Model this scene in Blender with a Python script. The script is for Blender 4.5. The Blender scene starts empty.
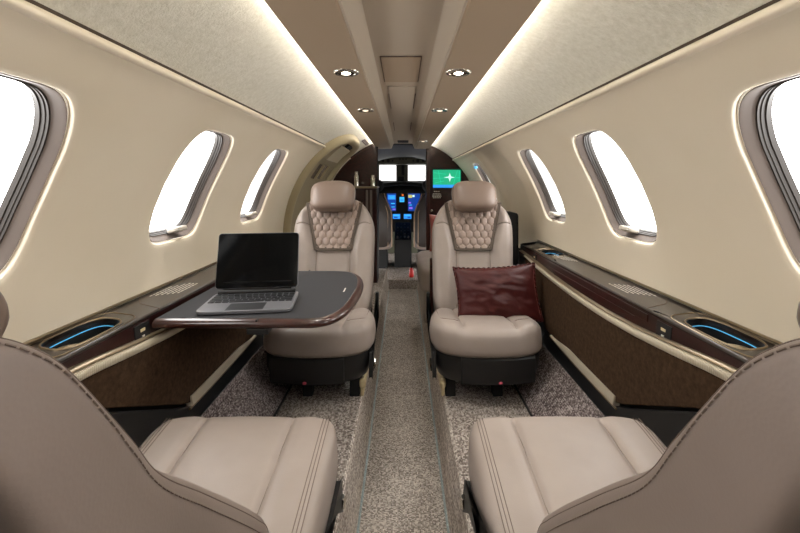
import bpy, bmesh, math, random
from mathutils import Vector, Matrix, Euler, noise as mnoise
random.seed(4)
S = bpy.context.scene
COL = S.collection
Z0 = 1.08            # eye height above the aisle floor; z below is written relative to the eye
F = 430.0
PI = math.pi
rad = math.radians

# ------------------------------------------------------------------ materials
def lin(h):
    out = []
    for i in (0, 2, 4):
        v = int(h[i:i+2], 16) / 255
        out.append(v/12.92 if v <= .04045 else ((v+.055)/1.055)**2.4)
    return (*out, 1)

def mat(name, col, rough=.5, metal=0, coat=0, sheen=0, emit=None, estr=0, spec=.5):
    m = bpy.data.materials.new(name); m.use_nodes = True
    b = m.node_tree.nodes['Principled BSDF']
    b.inputs['Base Color'].default_value = lin(col) if isinstance(col, str) else col
    b.inputs['Roughness'].default_value = rough
    b.inputs['Metallic'].default_value = metal
    b.inputs['Coat Weight'].default_value = coat
    b.inputs['Coat Roughness'].default_value = .05
    b.inputs['Sheen Weight'].default_value = sheen
    b.inputs['Specular IOR Level'].default_value = spec
    if emit:
        b.inputs['Emission Color'].default_value = lin(emit)
        b.inputs['Emission Strength'].default_value = estr
    return m

def N(m, t): return m.node_tree.nodes.new(t)
def L(m, a, b): m.node_tree.links.new(a, b)
def coords(m, sc=(1,1,1)):
    t = N(m, 'ShaderNodeTexCoord'); mp = N(m, 'ShaderNodeMapping')
    mp.inputs['Scale'].default_value = sc
    L(m, t.outputs['Object'], mp.inputs['Vector'])
    return mp.outputs['Vector']
def noise(m, vec, scale, detail=3, rough=.5):
    n = N(m, 'ShaderNodeTexNoise'); n.inputs['Scale'].default_value = scale
    n.inputs['Detail'].default_value = detail; n.inputs['Roughness'].default_value = rough
    L(m, vec, n.inputs['Vector']); return n.outputs['Fac']
def bump(m, h, strength=.2, dist=.002):
    b = N(m, 'ShaderNodeBump'); b.inputs['Strength'].default_value = strength
    b.inputs['Distance'].default_value = dist
    L(m, h, b.inputs['Height'])
    L(m, b.outputs['Normal'], m.node_tree.nodes['Principled BSDF'].inputs['Normal'])
def ramp(m, fac, stops):
    r = N(m, 'ShaderNodeValToRGB'); e = r.color_ramp.elements
    while len(e) < len(stops): e.new(.5)
    for el, (p, c) in zip(e, stops):
        el.position = p; el.color = lin(c) if isinstance(c, str) else c
    L(m, fac, r.inputs['Fac']); return r.outputs['Color']
def tobase(m, c): L(m, c, m.node_tree.nodes['Principled BSDF'].inputs['Base Color'])

M = {}
M['wall'] = mat('cream_vinyl', 'e6d8c0', .5, spec=.3)
v = coords(M['wall']); tobase(M['wall'], ramp(M['wall'], noise(M['wall'], v, 3, 3), [(.3, 'e5d9c3'), (.7, 'eadfcb')]))
bump(M['wall'], noise(M['wall'], v, 260, 2), .06, .001)
M['fabric'] = mat('ivory_ultrasuede', 'd3cbb8', .9, sheen=.3, spec=.2)
v = coords(M['fabric']); tobase(M['fabric'], ramp(M['fabric'], noise(M['fabric'], v, 70, 6, .7), [(.32, 'd3cfbe'), (.68, 'e8e5d8')]))
bump(M['fabric'], noise(M['fabric'], v, 170, 4, .7), .6, .004)
M['soffit'] = mat('taupe_headliner', 'ac9983', .6, spec=.3)
v = coords(M['soffit']); bump(M['soffit'], noise(M['soffit'], v, 200, 2), .05, .001)
M['channel'] = mat('greige_ceiling_panel', 'bdb09f', .65, spec=.2)
M['leather'] = mat('dove_leather', '9e9288', .42, spec=.4)
v = coords(M['leather']); tobase(M['leather'], ramp(M['leather'], noise(M['leather'], v, 9, 3), [(.3, '958981'), (.7, '9e928a')]))
vo = N(M['leather'], 'ShaderNodeTexVoronoi'); vo.inputs['Scale'].default_value = 420; L(M['leather'], v, vo.inputs['Vector'])
bump(M['leather'], vo.outputs['Distance'], .10, .0008)
M['quilt'] = mat('quilted_leather', '98867b', .45, spec=.4)
M['shadeleather'] = mat('shaded_leather', 'a08d80', .48, spec=.35)  # dove leather with the shade of the near seat backs put into its colour
v = coords(M['shadeleather']); tobase(M['shadeleather'], ramp(M['shadeleather'], noise(M['shadeleather'], v, 7, 3), [(.3, '80726a'), (.7, '897b73')]))
vo = N(M['shadeleather'], 'ShaderNodeTexVoronoi'); vo.inputs['Scale'].default_value = 380; L(M['shadeleather'], v, vo.inputs['Vector'])
bump(M['shadeleather'], vo.outputs['Distance'], .10, .0008)
M['headleather'] = mat('headrest_leather', '7c6b60', .38, spec=.4)
M['seam'] = mat('seam_thread', '6f6158', .8)
M['trimband'] = mat('bronze_woven_trim', '4c4033', .6)
M['black'] = mat('black_plastic', '141415', .45)
M['softblack'] = mat('soft_black', '0e0e0f', .7)
M['wood'] = mat('dark_gloss_wood', '2c1411', .3, coat=.45, spec=.35)
v = coords(M['wood'], (6, 1, 6)); tobase(M['wood'], ramp(M['wood'], noise(M['wood'], v, 7, 5, .6), [(.3, '1a0807'), (.7, '32110d')]))
M['woodtop'] = mat('brown_gloss_veneer', '3d2e26', .3, coat=.6)
v = coords(M['woodtop'], (8, 1, 8)); tobase(M['woodtop'], ramp(M['woodtop'], noise(M['woodtop'], v, 6, 5, .6), [(.3, '1a130f'), (.7, '2a1f19')]))
M['redwood'] = mat('red_gloss_wood', '571f15', .3, coat=.5)
v = coords(M['redwood'], (1, 5, 5)); tobase(M['redwood'], ramp(M['redwood'], noise(M['redwood'], v, 8, 5, .6), [(.3, '240d09'), (.7, '3d1810')]))
M['suede'] = mat('brown_suede', '4a3c30', .95, spec=.08)
v = coords(M['suede']); tobase(M['suede'], ramp(M['suede'], noise(M['suede'], v, 70, 5, .7), [(.3, '2f241b'), (.7, '4b392a')]))
bump(M['suede'], noise(M['suede'], v, 300, 3), .25, .001)
M['silver'] = mat('brushed_champagne', 'cfc5b0', .4, metal=.35)
wv = N(M['silver'], 'ShaderNodeTexWave'); wv.bands_direction = 'Y'; wv.inputs['Scale'].default_value = 60
L(M['silver'], coords(M['silver']), wv.inputs['Vector']); bump(M['silver'], wv.outputs['Fac'], .5, .002)
M['bronze'] = mat('bronze_edge', '9a8a72', .3, metal=.9)
M['chrome'] = mat('chrome', 'd8d4cc', .15, metal=1)
M['frame'] = mat('window_bezel_grey', '6e645e', .45, spec=.3)
M['gasket'] = mat('window_gasket', '2a231e', .45, spec=.3)
M['handle'] = mat('ivory_plastic', 'b9b1a4', .4)
M['tan'] = mat('tan_door_trim', 'ac9f80', .5, spec=.3)
M['tandark'] = mat('tan_door_panel', '93876c', .5, spec=.3)
M['tabletop'] = mat('charcoal_leather', '313134', .7, spec=.22)
v = coords(M['tabletop']); bump(M['tabletop'], noise(M['tabletop'], v, 400, 2), .1, .0006)
M['alu'] = mat('space_grey_aluminium', '6c6c71', .45, metal=.3)
M['screenoff'] = mat('black_glass_screen', '050608', .1, spec=.12)
M['key'] = mat('dark_key', '1a1b1e', .5)
M['satin'] = mat('burgundy_satin', '421716', .42, sheen=.9, spec=.3)
M['satin'].node_tree.nodes['Principled BSDF'].inputs['Sheen Tint'].default_value = lin('b86656')
M['satin'].node_tree.nodes['Principled BSDF'].inputs['Sheen Roughness'].default_value = .3
v = coords(M['satin']); bump(M['satin'], noise(M['satin'], v, 22, 4, .6), .35, .008)
M['rosesatin'] = mat('rose_satin', '9c4a40', .5, sheen=.5)
M['white'] = mat('white_print', 'd8d4cc', .6)
M['cream'] = mat('cream_plastic', 'd8c79e', .5)
M['red'] = mat('red_paint', 'b3201c', .35)
M['pink'] = mat('rose_tag', 'b8485a', .5)
M['olive'] = mat('olive_overhead', '4a4a3a', .6)
M['darkgrey'] = mat('dark_grey_trim', '3a3b40', .6)
M['led'] = mat('led_lens', 'ffffff', .5, emit='fffaf0', estr=9)
M['halo'] = mat('window_accent_led', 'ffffff', .5, emit='fff0d8', estr=.3)
M['bulb'] = mat('lit_bulb', 'ffffff', .5, emit='fff0d8', estr=12)
M['bulbdim'] = mat('dim_bulb', 'ffffff', .5, emit='ffe6c8', estr=1.0)
M['blueled'] = mat('blue_led', '3f8fc0', .5, emit='59b4e6', estr=.5)
def emis(name, h, s=1.0): return mat(name, '000000', .3, emit=h, estr=s)
M['scr_green'] = emis('map_green', '1aa274'); M['scr_blue'] = emis('map_blue', '2a8fe8')
M['scr_white'] = emis('map_white', 'c8f2e8'); M['scr_teal'] = emis('map_teal', '27c090')
M['scr_navy'] = emis('display_navy', '123a8c'); M['scr_cyan'] = emis('display_cyan', '3ab0f0')
M['scr_sky'] = emis('display_sky', '2f86e0'); M['scr_yel'] = emis('display_olive', 'b8b060')
M['scr_vio'] = emis('display_violet', '8060d8'); M['scr_orange'] = emis('display_orange', 'd06020')

# carpet: woven loops, heather grey taupe
def carpet(name, cols, sx, sy):
    m = mat(name, cols[1], .95, spec=.1)
    vec = coords(m, (sx, sy, sx))
    vo = N(m, 'ShaderNodeTexVoronoi'); vo.inputs['Scale'].default_value = 1; vo.inputs['Randomness'].default_value = .3; L(m, vec, vo.inputs['Vector'])
    sp = N(m, 'ShaderNodeSeparateColor'); L(m, vo.outputs['Color'], sp.inputs['Color'])
    d = N(m, 'ShaderNodeMath'); d.operation = 'MULTIPLY_ADD'; d.inputs[1].default_value = -.75; L(m, vo.outputs['Distance'], d.inputs[0]); L(m, sp.outputs['Red'], d.inputs[2])
    ad = N(m, 'ShaderNodeMath'); ad.operation = 'ADD'; ad.inputs[1].default_value = .28; dm = N(m, 'ShaderNodeMath'); dm.operation = 'MULTIPLY_ADD'; dm.inputs[1].default_value = .75; dm.inputs[2].default_value = .12; L(m, d.outputs[0], dm.inputs[0]); L(m, dm.outputs[0], ad.inputs[0])
    nz = noise(m, coords(m), 5, 4, .6)
    mu = N(m, 'ShaderNodeMath'); mu.operation = 'MULTIPLY_ADD'; mu.inputs[1].default_value = .5; L(m, nz, mu.inputs[0]); L(m, ad.outputs[0], mu.inputs[2])
    sb = N(m, 'ShaderNodeMath'); sb.operation = 'SUBTRACT'; sb.inputs[1].default_value = .25; L(m, mu.outputs[0], sb.inputs[0])
    tobase(m, ramp(m, sb.outputs[0], [(.1, cols[0]), (.5, cols[1]), (.95, cols[2])]))
    inv = N(m, 'ShaderNodeMath'); inv.operation = 'SUBTRACT'; inv.inputs[0].default_value = 1; L(m, vo.outputs['Distance'], inv.inputs[1])
    bump(m, inv.outputs[0], .8, .005)
    return m
M['carpet'] = carpet('heather_carpet', ('5e544e', '978c84', 'cfc6bd'), 215, 140)
M['runner'] = carpet('woven_runner_carpet', ('746a63', 'b0a69d', 'eae2d9'), 225, 235)
M['slopecarpet'] = carpet('aisle_slope_carpet', ('8a7e76', 'c2b7ad', 'f0e8df'), 215, 140)  # lighter copy of the carpet, its colour offsets the shade on the slopes
M['sidecarpet'] = carpet('sidewall_carpet', ('4c4241', '7f7472', 'b8aeab'), 200, 160)

# aisle lights: a row of tiny lamps behind a clear lens
m = mat('aisle_led_dots', '8a9492', .4)
vo = N(m, 'ShaderNodeTexVoronoi'); vo.inputs['Scale'].default_value = 150; L(m, coords(m), vo.inputs['Vector'])
e = ramp(m, vo.outputs['Distance'], [(.12, (.75, .9, .88, 1)), (.40, (.03, .04, .04, 1))])
L(m, e, m.node_tree.nodes['Principled BSDF'].inputs['Emission Color'])
m.node_tree.nodes['Principled BSDF'].inputs['Emission Strength'].default_value = .3
M['aisleled'] = m

# glass
m = bpy.data.materials.new('window_glass'); m.use_nodes = True
nt = m.node_tree; nt.nodes.remove(nt.nodes['Principled BSDF'])
tr = N(m, 'ShaderNodeBsdfTransparent'); gl = N(m, 'ShaderNodeBsdfGlossy'); gl.inputs['Roughness'].default_value = .05
mx = N(m, 'ShaderNodeMixShader'); mx.inputs['Fac'].default_value = .06
L(m, tr.outputs[0], mx.inputs[1]); L(m, gl.outputs[0], mx.inputs[2]); L(m, mx.outputs[0], nt.nodes['Material Output'].inputs['Surface'])
M['glass'] = m

# ------------------------------------------------------------------ geometry builder
class G:
    def __init__(s): s.v = []; s.f = []
    def add(s, vs, fs):
        o = len(s.v); s.v += [tuple(p) for p in vs]; s.f += [tuple(i+o for i in f) for f in fs]; return s
    def box(s, x0, x1, y0, y1, z0, z1, T=None):
        vs = [(x, y, z) for x in (x0, x1) for y in (y0, y1) for z in (z0, z1)]
        if T: vs = [T @ Vector(p) for p in vs]
        return s.add(vs, [(0,1,3,2), (4,6,7,5), (0,4,5,1), (2,3,7,6), (0,2,6,4), (1,5,7,3)])
    def rings(s, rs, closed=True, cap=True, loop=False):
        n = len(rs[0]); vs = [p for r in rs for p in r]; fs = []
        m = len(rs)
        for i in range(m if loop else m-1):
            i2 = (i+1) % m
            for j in range(n if closed else n-1):
                j2 = (j+1) % n
                fs.append((i*n+j, i*n+j2, i2*n+j2, i2*n+j))
        if cap and closed and not loop:
            fs.append(tuple(range(n))[::-1]); fs.append(tuple((m-1)*n+j for j in range(n)))
        return s.add(vs, fs)
    def grid(s, fn, nu, nv):
        vs = [fn(i/nu, j/nv) for i in range(nu+1) for j in range(nv+1)]
        fs = [(i*(nv+1)+j, (i+1)*(nv+1)+j, (i+1)*(nv+1)+j+1, i*(nv+1)+j+1) for i in range(nu) for j in range(nv)]
        return s.add(vs, fs)
    def tube(s, pts, r=.002, n=6, closed=False):
        pts = [Vector(p) for p in pts]; rs = []
        up0 = None
        for i, p in enumerate(pts):
            a = pts[i-1] if (i or closed) else p; b = pts[(i+1) % len(pts)] if (i < len(pts)-1 or closed) else p
            d = (b-a).normalized() if (b-a).length > 0 else Vector((0,0,1))
            up = up0 if up0 is not None else (Vector((0,0,1)) if abs(d.z) < .9 else Vector((1,0,0)))
            x = d.cross(up)
            if x.length < 1e-6: x = d.orthogonal()
            x.normalize(); y = x.cross(d).normalized(); up0 = y
            rs.append([p + x*(math.cos(2*PI*k/n)*r) + y*(math.sin(2*PI*k/n)*r) for k in range(n)])
        return s.rings(rs, loop=closed)
    def lathe(s, prof, c, n=32, axis='Z'):
        rs = []
        for r, h in prof:
            ring = []
            for k in range(n):
                a = 2*PI*k/n
                q = (r*math.cos(a), r*math.sin(a), h)
                if axis == 'Y': q = (q[0], h, q[1])
                if axis == 'X': q = (h, q[0], q[1])
                ring.append((c[0]+q[0], c[1]+q[1], c[2]+q[2]))
            rs.append(ring)
        return s.rings(rs)
    def prism(s, poly, fn0, fn1):
        n = len(poly)
        vs = [fn0(*p) for p in poly] + [fn1(*p) for p in poly]
        fs = [tuple(range(n)), tuple(range(2*n-1, n-1, -1))] + [(i, i+n, (i+1) % n + n, (i+1) % n) for i in range(n)]
        return s.add(vs, fs)
    def super(s, c, r, n=4, k=14, T=None, bend=None):
        """rounded block: cube sphere pushed to an L-n norm ball"""
        idx = {}; vs = []; fs = []
        def vid(p):
            key = tuple(round(q*k) for q in p)
            if key not in idx:
                nn = sum(abs(q)**n for q in p)**(1/n)
                q = [p[i]/nn*r[i] for i in range(3)]
                if bend: q = bend(q)
                q = Vector(q)
                if T: q = T @ q
                idx[key] = len(vs); vs.append((q[0]+c[0], q[1]+c[1], q[2]+c[2]))
            return idx[key]
        for ax in range(3):
            for sg in (-1, 1):
                for i in range(k):
                    for j in range(k):
                        q = []
                        for (a, b) in ((i, j), (i+1, j), (i+1, j+1), (i, j+1)):
                            p = [0, 0, 0]; p[ax] = sg
                            p[(ax+1) % 3] = -1+2*a/k; p[(ax+2) % 3] = -1+2*b/k
                            q.append(vid(p))
                        fs.append(tuple(q) if sg > 0 else tuple(q[::-1]))
        return s.add(vs, fs)
    def obj(s, name, m, parent=None, bevel=0, world=True, smooth=38, seg=2, recalc=True):
        me = bpy.data.meshes.new(name)
        off = Vector((0, 0, 0))
        if world:
            off = Vector((0, 0, Z0))
            if parent:
                off = off - world_loc(parent)
        me.from_pydata([Vector(p)+off for p in s.v], [], s.f)
        bm = bmesh.new(); bm.from_mesh(me)
        bmesh.ops.remove_doubles(bm, verts=bm.verts, dist=1e-6)
        if recalc: bmesh.ops.recalc_face_normals(bm, faces=bm.faces)
        for f in bm.faces: f.smooth = True
        lim = rad(smooth)
        for e in bm.edges:
            if len(e.link_faces) == 2 and e.calc_face_angle(0) > lim: e.smooth = False
        bm.to_mesh(me); bm.free()
        me.materials.append(m)
        o = bpy.data.objects.new(name, me); COL.objects.link(o)
        if parent: o.parent = parent
        if bevel:
            b = o.modifiers.new('bevel', 'BEVEL'); b.width = bevel; b.segments = seg
            b.limit_method = 'ANGLE'; b.angle_limit = rad(40); b.harden_normals = True
        return o

def world_loc(o):
    l = Vector(o.location)
    while o.parent:
        o = o.parent; l = l + Vector(o.location)
    return l
def thing(name, label, cat, loc=(0,0,0), rz=0, group=None):
    o = bpy.data.objects.new(name, None); COL.objects.link(o)
    o.empty_display_size = .05
    o.location = (loc[0], loc[1], loc[2]+Z0); o.rotation_euler = (0, 0, rz)
    return tag(o, label, cat, group)
def tag(o, label, cat, group=None):
    o['label'] = label; o['category'] = cat
    if group: o['group'] = group
    return o
def struct(o, label=None):
    o['kind'] = 'structure'
    if label: o['label'] = label
    return o
def sgnpow(a, p): return math.copysign(abs(a)**p, a)
def sstep(a, b, x):
    t = max(0, min(1, (x-a)/(b-a))); return t*t*(3-2*t)
def interp(tab, x):
    if x <= tab[0][0]: return tab[0][1]
    for (a, p), (b, q) in zip(tab, tab[1:]):
        if x <= b: return p + (q-p)*(x-a)/(b-a)
    return tab[-1][1]
def smoothline(pts, n=8):
    out = []; P = [Vector(p) for p in pts]
    for i in range(len(P)-1):
        p0 = P[max(i-1, 0)]; p1 = P[i]; p2 = P[i+1]; p3 = P[min(i+2, len(P)-1)]
        for k in range(n):
            t = k/n
            out.append(.5*((2*p1)+(p2-p0)*t+(2*p0-5*p1+4*p2-p3)*t*t+(3*p1-p0-3*p2+p3)*t**3))
    out.append(P[-1]); return out

# ------------------------------------------------------------------ cabin shell
R = .735; ZC = -.328
def shell(sx, y, th, dr=0):
    r = R+dr
    return (sx*r*math.cos(th), y, ZC+r*math.sin(th))
PITCH = .68; TH_C = rad(26); WA = .160; WB = rad(14.6)
TH_LO = rad(-8); TH_HI = rad(48.3)
NR = 128
def wc(k): return {1: .650, 2: 1.360}.get(k, PITCH*k)
def wcontour(yc, inset, n=6.0):
    out = []
    for k in range(NR):
        a = 2*PI*k/NR
        u, v = sgnpow(math.cos(a), 2/n), sgnpow(math.sin(a), 2/n)
        w = 1-.23*max(0, v)**2.4-.10*max(0, -v)**2.4
        out.append((yc + (WA*w-inset)*u - .030*max(0, v)**2, TH_C + (WB-inset/R)*v))
    return out
def tile_boundary(yc, y0, y1, t0, t1):
    pts = []
    for k in range(NR):
        a = 2*PI*k/NR; c, s_ = math.cos(a), math.sin(a)
        # aspect aware ray
        dx, dy = c*WA, s_*WB
        ts = []
        if dx > 1e-9: ts.append((y1-yc)/dx)
        if dx < -1e-9: ts.append((y0-yc)/dx)
        if dy > 1e-9: ts.append((t1-TH_C)/dy)
        if dy < -1e-9: ts.append((t0-TH_C)/dy)
        t = min(ts); pts.append([yc+dx*t, TH_C+dy*t])
    for cy in (y0, y1):
        for ct in (t0, t1):
            k = min(range(NR), key=lambda i: ((pts[i][0]-cy)/(y1-y0))**2+((pts[i][1]-ct)/(t1-t0))**2)
            pts[k] = [cy, ct]
    return pts
def wall_tile(g, sx, yc, y0, y1):
    lip = [(0, .017), (-.0006, .0065), (-.003, .0035), (-.012, .0018), (-.024, .0004), (-.034, 0)]
    rs = [[shell(sx, y, t, d) for y, t in wcontour(yc, ins)] for ins, d in lip]
    base = wcontour(yc, -.034); bd = tile_boundary(yc, y0, y1, TH_LO, TH_HI)
    for q in range(1, 9):
        u = q/8
        rs.append([shell(sx, a[0]+(b[0]-a[0])*u, a[1]+(b[1]-a[1])*u) for a, b in zip(base, bd)])
    g.rings(rs, cap=False)
def wall_plain(g, sx, y0, y1, dr=0, dr1=None):
    dr1 = dr if dr1 is None else dr1
    g.grid(lambda u, w: shell(sx, y0+(y1-y0)*u, TH_LO+(TH_HI-TH_LO)*w, dr+(dr1-dr)*u), 6, 40)

wins = {-1: [-1, 0, 1, 2, 3], 1: [-1, 0, 1, 2, 3, 5]}
for sx, side in ((-1, 'left'), (1, 'right')):
    g = G()
    for k in wins[sx]:
        wall_tile(g, sx, wc(k), PITCH*(k-.5), PITCH*(k+.5))
    if sx > 0:
        wall_plain(g, sx, 2.38, 2.46, 0, .03); wall_plain(g, sx, 2.46, 2.98, .03); wall_plain(g, sx, 2.98, 3.06, .03, 0)
        wall_plain(g, sx, 3.74, 4.30)
    else:
        wall_plain(g, sx, 2.38, 4.30)
    struct(g.obj('wall_'+side, M['wall'], smooth=60))
    g = G()                                            # unseen strips added to stop daylight leaking through the panel joints
    for k in range(-1, 6):
        yb = PITCH*(k+.5)
        g.grid(lambda u, w: shell(sx, yb-.03+.06*u, TH_LO+(TH_HI-TH_LO)*w, .006), 1, 40)
    struct(g.obj('wall_'+side+'_backing', M['wall']))
    # lower outer hull behind consoles
    g = G()
    g.grid(lambda u, w: shell(sx, -1.02+5.32*u, rad(-50)+rad(43)*w, .03), 4, 16)
    struct(g.obj('wall_'+side+'_lower', M['softblack']))
    # fabric upper panel
    g = G(); t1 = math.acos(.20/.747)
    g.grid(lambda u, w: shell(sx, -1.02+5.32*u, TH_HI-.004+(t1-TH_HI+.004)*w, .012), 60, 30)
    struct(g.obj('ceiling_'+side, M['fabric']))
    # rolled top edge of the wall panel and shadow gap
    g = G()
    prof = [(TH_HI-.006, 0), (TH_HI-.001, -.003), (TH_HI+.006, -.006), (TH_HI+.013, -.004), (TH_HI+.016, .002), (TH_HI+.014, .012)]
    g.rings([[shell(sx, y, t, d) for t, d in prof] for y in (-1.02, 4.30)], closed=False)
    struct(g.obj('trim_1' if sx < 0 else 'trim_2', M['wall'], smooth=80))
    g = G(); g.rings([[shell(sx, y, t, .0105) for t in (TH_HI+.010, TH_HI+.022)] for y in (-1.02, 4.30)], closed=False)
    struct(g.obj('trim_3' if sx < 0 else 'trim_4', M['trimband']))

wn = 0
for sx in (-1, 1):
    for k in wins[sx]:
        yc = wc(k); wn += 1
        prof = [(.003, .018), (.003, .0125), (.0042, .012), (.007, .016), (.0115, .0275), (.0140, .0305), (.0150, .031)]
        g = G(); g.rings([[shell(sx, y, t, d) for y, t in wcontour(yc, i)] for i, d in prof], cap=False)
        # rounded inner ridge
        root = struct(g.obj('window_%d' % wn, M['frame'], smooth=50))
        prof = [(.0150, .031), (.0175, .0315), (.018, .036), (.0197, .037), (.0203, .043), (.0225, .044), (.0235, .054)]
        g = G(); g.rings([[shell(sx, y, t, d) for y, t in wcontour(yc, i)] for i, d in prof], cap=False)
        g.obj('gasket', M['gasket'], root, smooth=30).location = (0, 0, 0)
        g = G(); g.rings([[shell(sx, y, t, .051) for y, t in wcontour(yc, i)] for i in (.0225, .06, .09, .12)], cap=False)
        g.add([shell(sx, y, t, .051) for y, t in wcontour(yc, .12)], [tuple(range(NR))])
        g.obj('pane', M['glass'], root)
        g = G(); g.rings([[shell(sx, y, t, d) for y, t in wcontour(yc, i)] for i, d in ((-.001, .0150), (.0036, .0150))], cap=False)
        g.obj('accent_light', M['halo'], root)
        # blue tab at the head of the farthest right window
        if sx > 0 and k == 5:
            g = G(); g.super((0, 0, 0), (.012, .030, .010), n=4, k=6)
            o = g.obj('blue_tab', M['blueled'], None, world=False); o.parent = root
            c = shell(sx, yc+.07, TH_C+WB-.05, .006); o.location = (c[0], c[1], c[2]+Z0); o['label'] = 'blue tab at the head of the window'
    # pull tab of the shade on the sill
        g = G(); c = shell(sx, yc+.03, TH_C-WB+.030/R, .016)
        T = Matrix.Rotation(sx*rad(-12), 3, 'Y')
        g.super((0, 0, 0), (.020, .034, .0085), n=5, k=8)
        o = g.obj('shade_handle', M['handle'], None, world=False)
        o.parent = root; o.location = (c[0], c[1], c[2]+Z0); o.rotation_euler = (0, sx*rad(14), 0)

# ceiling: tan soffits, bevels, central channel
SZ, SXO, SXI = .335, .257, .121
CX, CZ = .092, .387
g = G()
for sx in (-1, 1):
    prof = [(.19, .40), (SXO-.012, .352), (SXO-.003, .342), (SXO, .338), (SXO-.003, SZ), (SXI+.004, SZ), (SXI, SZ+.003)]
    g.rings([[(sx*x, y, z) for x, z in prof] for y in (-1.02, 4.22)], closed=False)
struct(g.obj('ceiling', M['soffit'], smooth=25))
g = G()
for sx in (-1, 1):
    prof = [(SXI, SZ+.003), (SXI-.006, SZ+.001), (SXI-.010, SZ+.006), (CX+.003, CZ-.006), (CX-.004, CZ), (0, CZ)]
    g.rings([[(sx*x, y, z) for x, z in prof] for y in (-1.02, 4.22)], closed=False)
struct(g.obj('ceiling_channel', M['channel'], smooth=35))
# outer closing skin so no daylight leaks over the soffit
g = G()
g.grid(lambda u, w: (math.cos(rad(40)+rad(100)*w)*.80, -1.05+5.4*u, ZC+math.sin(rad(40)+rad(100)*w)*.80), 2, 24)
struct(g.obj('ceiling_shell', M['softblack']))
for sx, nm in ((-1, 'left'), (1, 'right')):
    g = G(); g.rings([[(sx*x, y, z) for x, z in ((SXO-.010, .347), (SXO+.004, .3455), (SXO+.008, .351), (SXO-.004, .357))] for y in (-1.0, 4.18)])
    tag(g.obj('cove_light', M['led']), 'long white light strip in the cove along the %s edge of the tan ceiling' % nm, 'light strip')

# access panels in the channel
def seam_rect(g, x0, x1, y0, y1, z, r=.0012):
    for a, b in (((x0,y0),(x1,y0)), ((x1,y0),(x1,y1)), ((x1,y1),(x0,y1)), ((x0,y1),(x0,y0))):
        g.tube([(a[0], a[1], z), (b[0], b[1], z)], r, 4)
t = thing('ceiling_panel', 'square tan hatch let into the middle of the ceiling channel', 'panel', (-.005, 1.46, CZ-.004))
g = G(); g.box(-.068, .055, 1.31, 1.63, CZ-.005, CZ-.001); g.obj('hatch', M['soffit'], t, bevel=.002)
g = G(); seam_rect(g, -.0695, .0565, 1.3085, 1.6315, CZ-.002, .0018); g.obj('gap', M['seam'], t)
t = thing('air_duct_cover', 'narrow cover with side slots in the ceiling channel, beyond the square hatch', 'panel', (-.002, 2.1, CZ-.002))
g = G(); g.box(-.060, .052, 1.72, 2.35, CZ-.003, CZ+.001); g.obj('cover', M['channel'], t, bevel=.001)
for x in (-.061, .053):
    g = G(); g.box(x-.0018, x+.0018, 1.86, 2.20, CZ-.006, CZ); g.obj('slot', M['seam'], t)
    g = G(); g.box(x-.0018, x+.0018, 2.75, 3.15, CZ-.004, CZ); g.obj('slot', M['seam'], t)
t = thing('ceiling_vent', 'small dark vent at the front end of the ceiling channel', 'vent', (0, 3.98, CZ))
g = G(); g.box(-.05, .05, 3.9, 4.08, CZ-.006, CZ); g.obj('vent_slot', M['softblack'], t)
g = G()
for i in range(4): g.box(-.048, .048, 3.92+.04*i, 3.93+.04*i, CZ-.009, CZ-.004)
g.obj('louver', M['darkgrey'], t)

# downlights
def downlight(x, y, lit, label):
    t = thing('downlight', label, 'ceiling light', (x, y, SZ), group='chrome downlights in the tan ceiling')
    g = G(); g.lathe([(.024, .002), (.025, -.002), (.029, -.006), (.034, -.006), (.039, -.003), (.040, .002)], (x, y, SZ), 40)
    g.obj('ring', M['chrome'], t, smooth=50)
    g = G(); g.lathe([(.025, 0), (.020, .012), (.001, .014)], (x, y, SZ-.004), 32); g.obj('reflector', M['chrome'], t)
    g = G(); g.super((x, y, SZ+.001-.003), (.015, .015, .005), n=2.2, k=6); g.obj('bulb', M['bulb' if lit else 'bulbdim'], t)
    l = bpy.data.lights.new('downlight_lamp', 'SPOT'); l.energy = 5.0 if lit else (6.5 if y > 3 else 2.6); l.spot_size = rad(115); l.spot_blend = .9
    l.shadow_soft_size = .03; l.color = (1, .95, .88)
    o = bpy.data.objects.new('downlight_lamp', l); COL.objects.link(o); o.location = (x, y, SZ-.02+Z0)
LX = .172
downlight(-LX, 1.30, True, 'glowing chrome ceiling downlight nearest the camera on the left')
downlight(LX-.004, 1.30, True, 'glowing chrome ceiling downlight nearest the camera on the right')
downlight(-LX, 1.97, False, 'dim chrome downlight farther along the left ceiling strip')
downlight(LX-.004, 1.97, False, 'dim chrome downlight second along the right ceiling strip')
downlight(LX-.012, 3.43, False, 'small far downlight on the right ceiling beside the front bulkhead')
for y in (.62, -.06, -.7):
    for sx in (-1, 1):
        l = bpy.data.lights.new('downlight_lamp', 'SPOT'); l.energy = 2.5; l.spot_size = rad(120); l.spot_blend = .9
        l.shadow_soft_size = .03; l.color = (1, .95, .88)
        o = bpy.data.objects.new('downlight_lamp', l); COL.objects.link(o); o.location = (sx*LX, y, SZ-.02+Z0)

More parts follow.
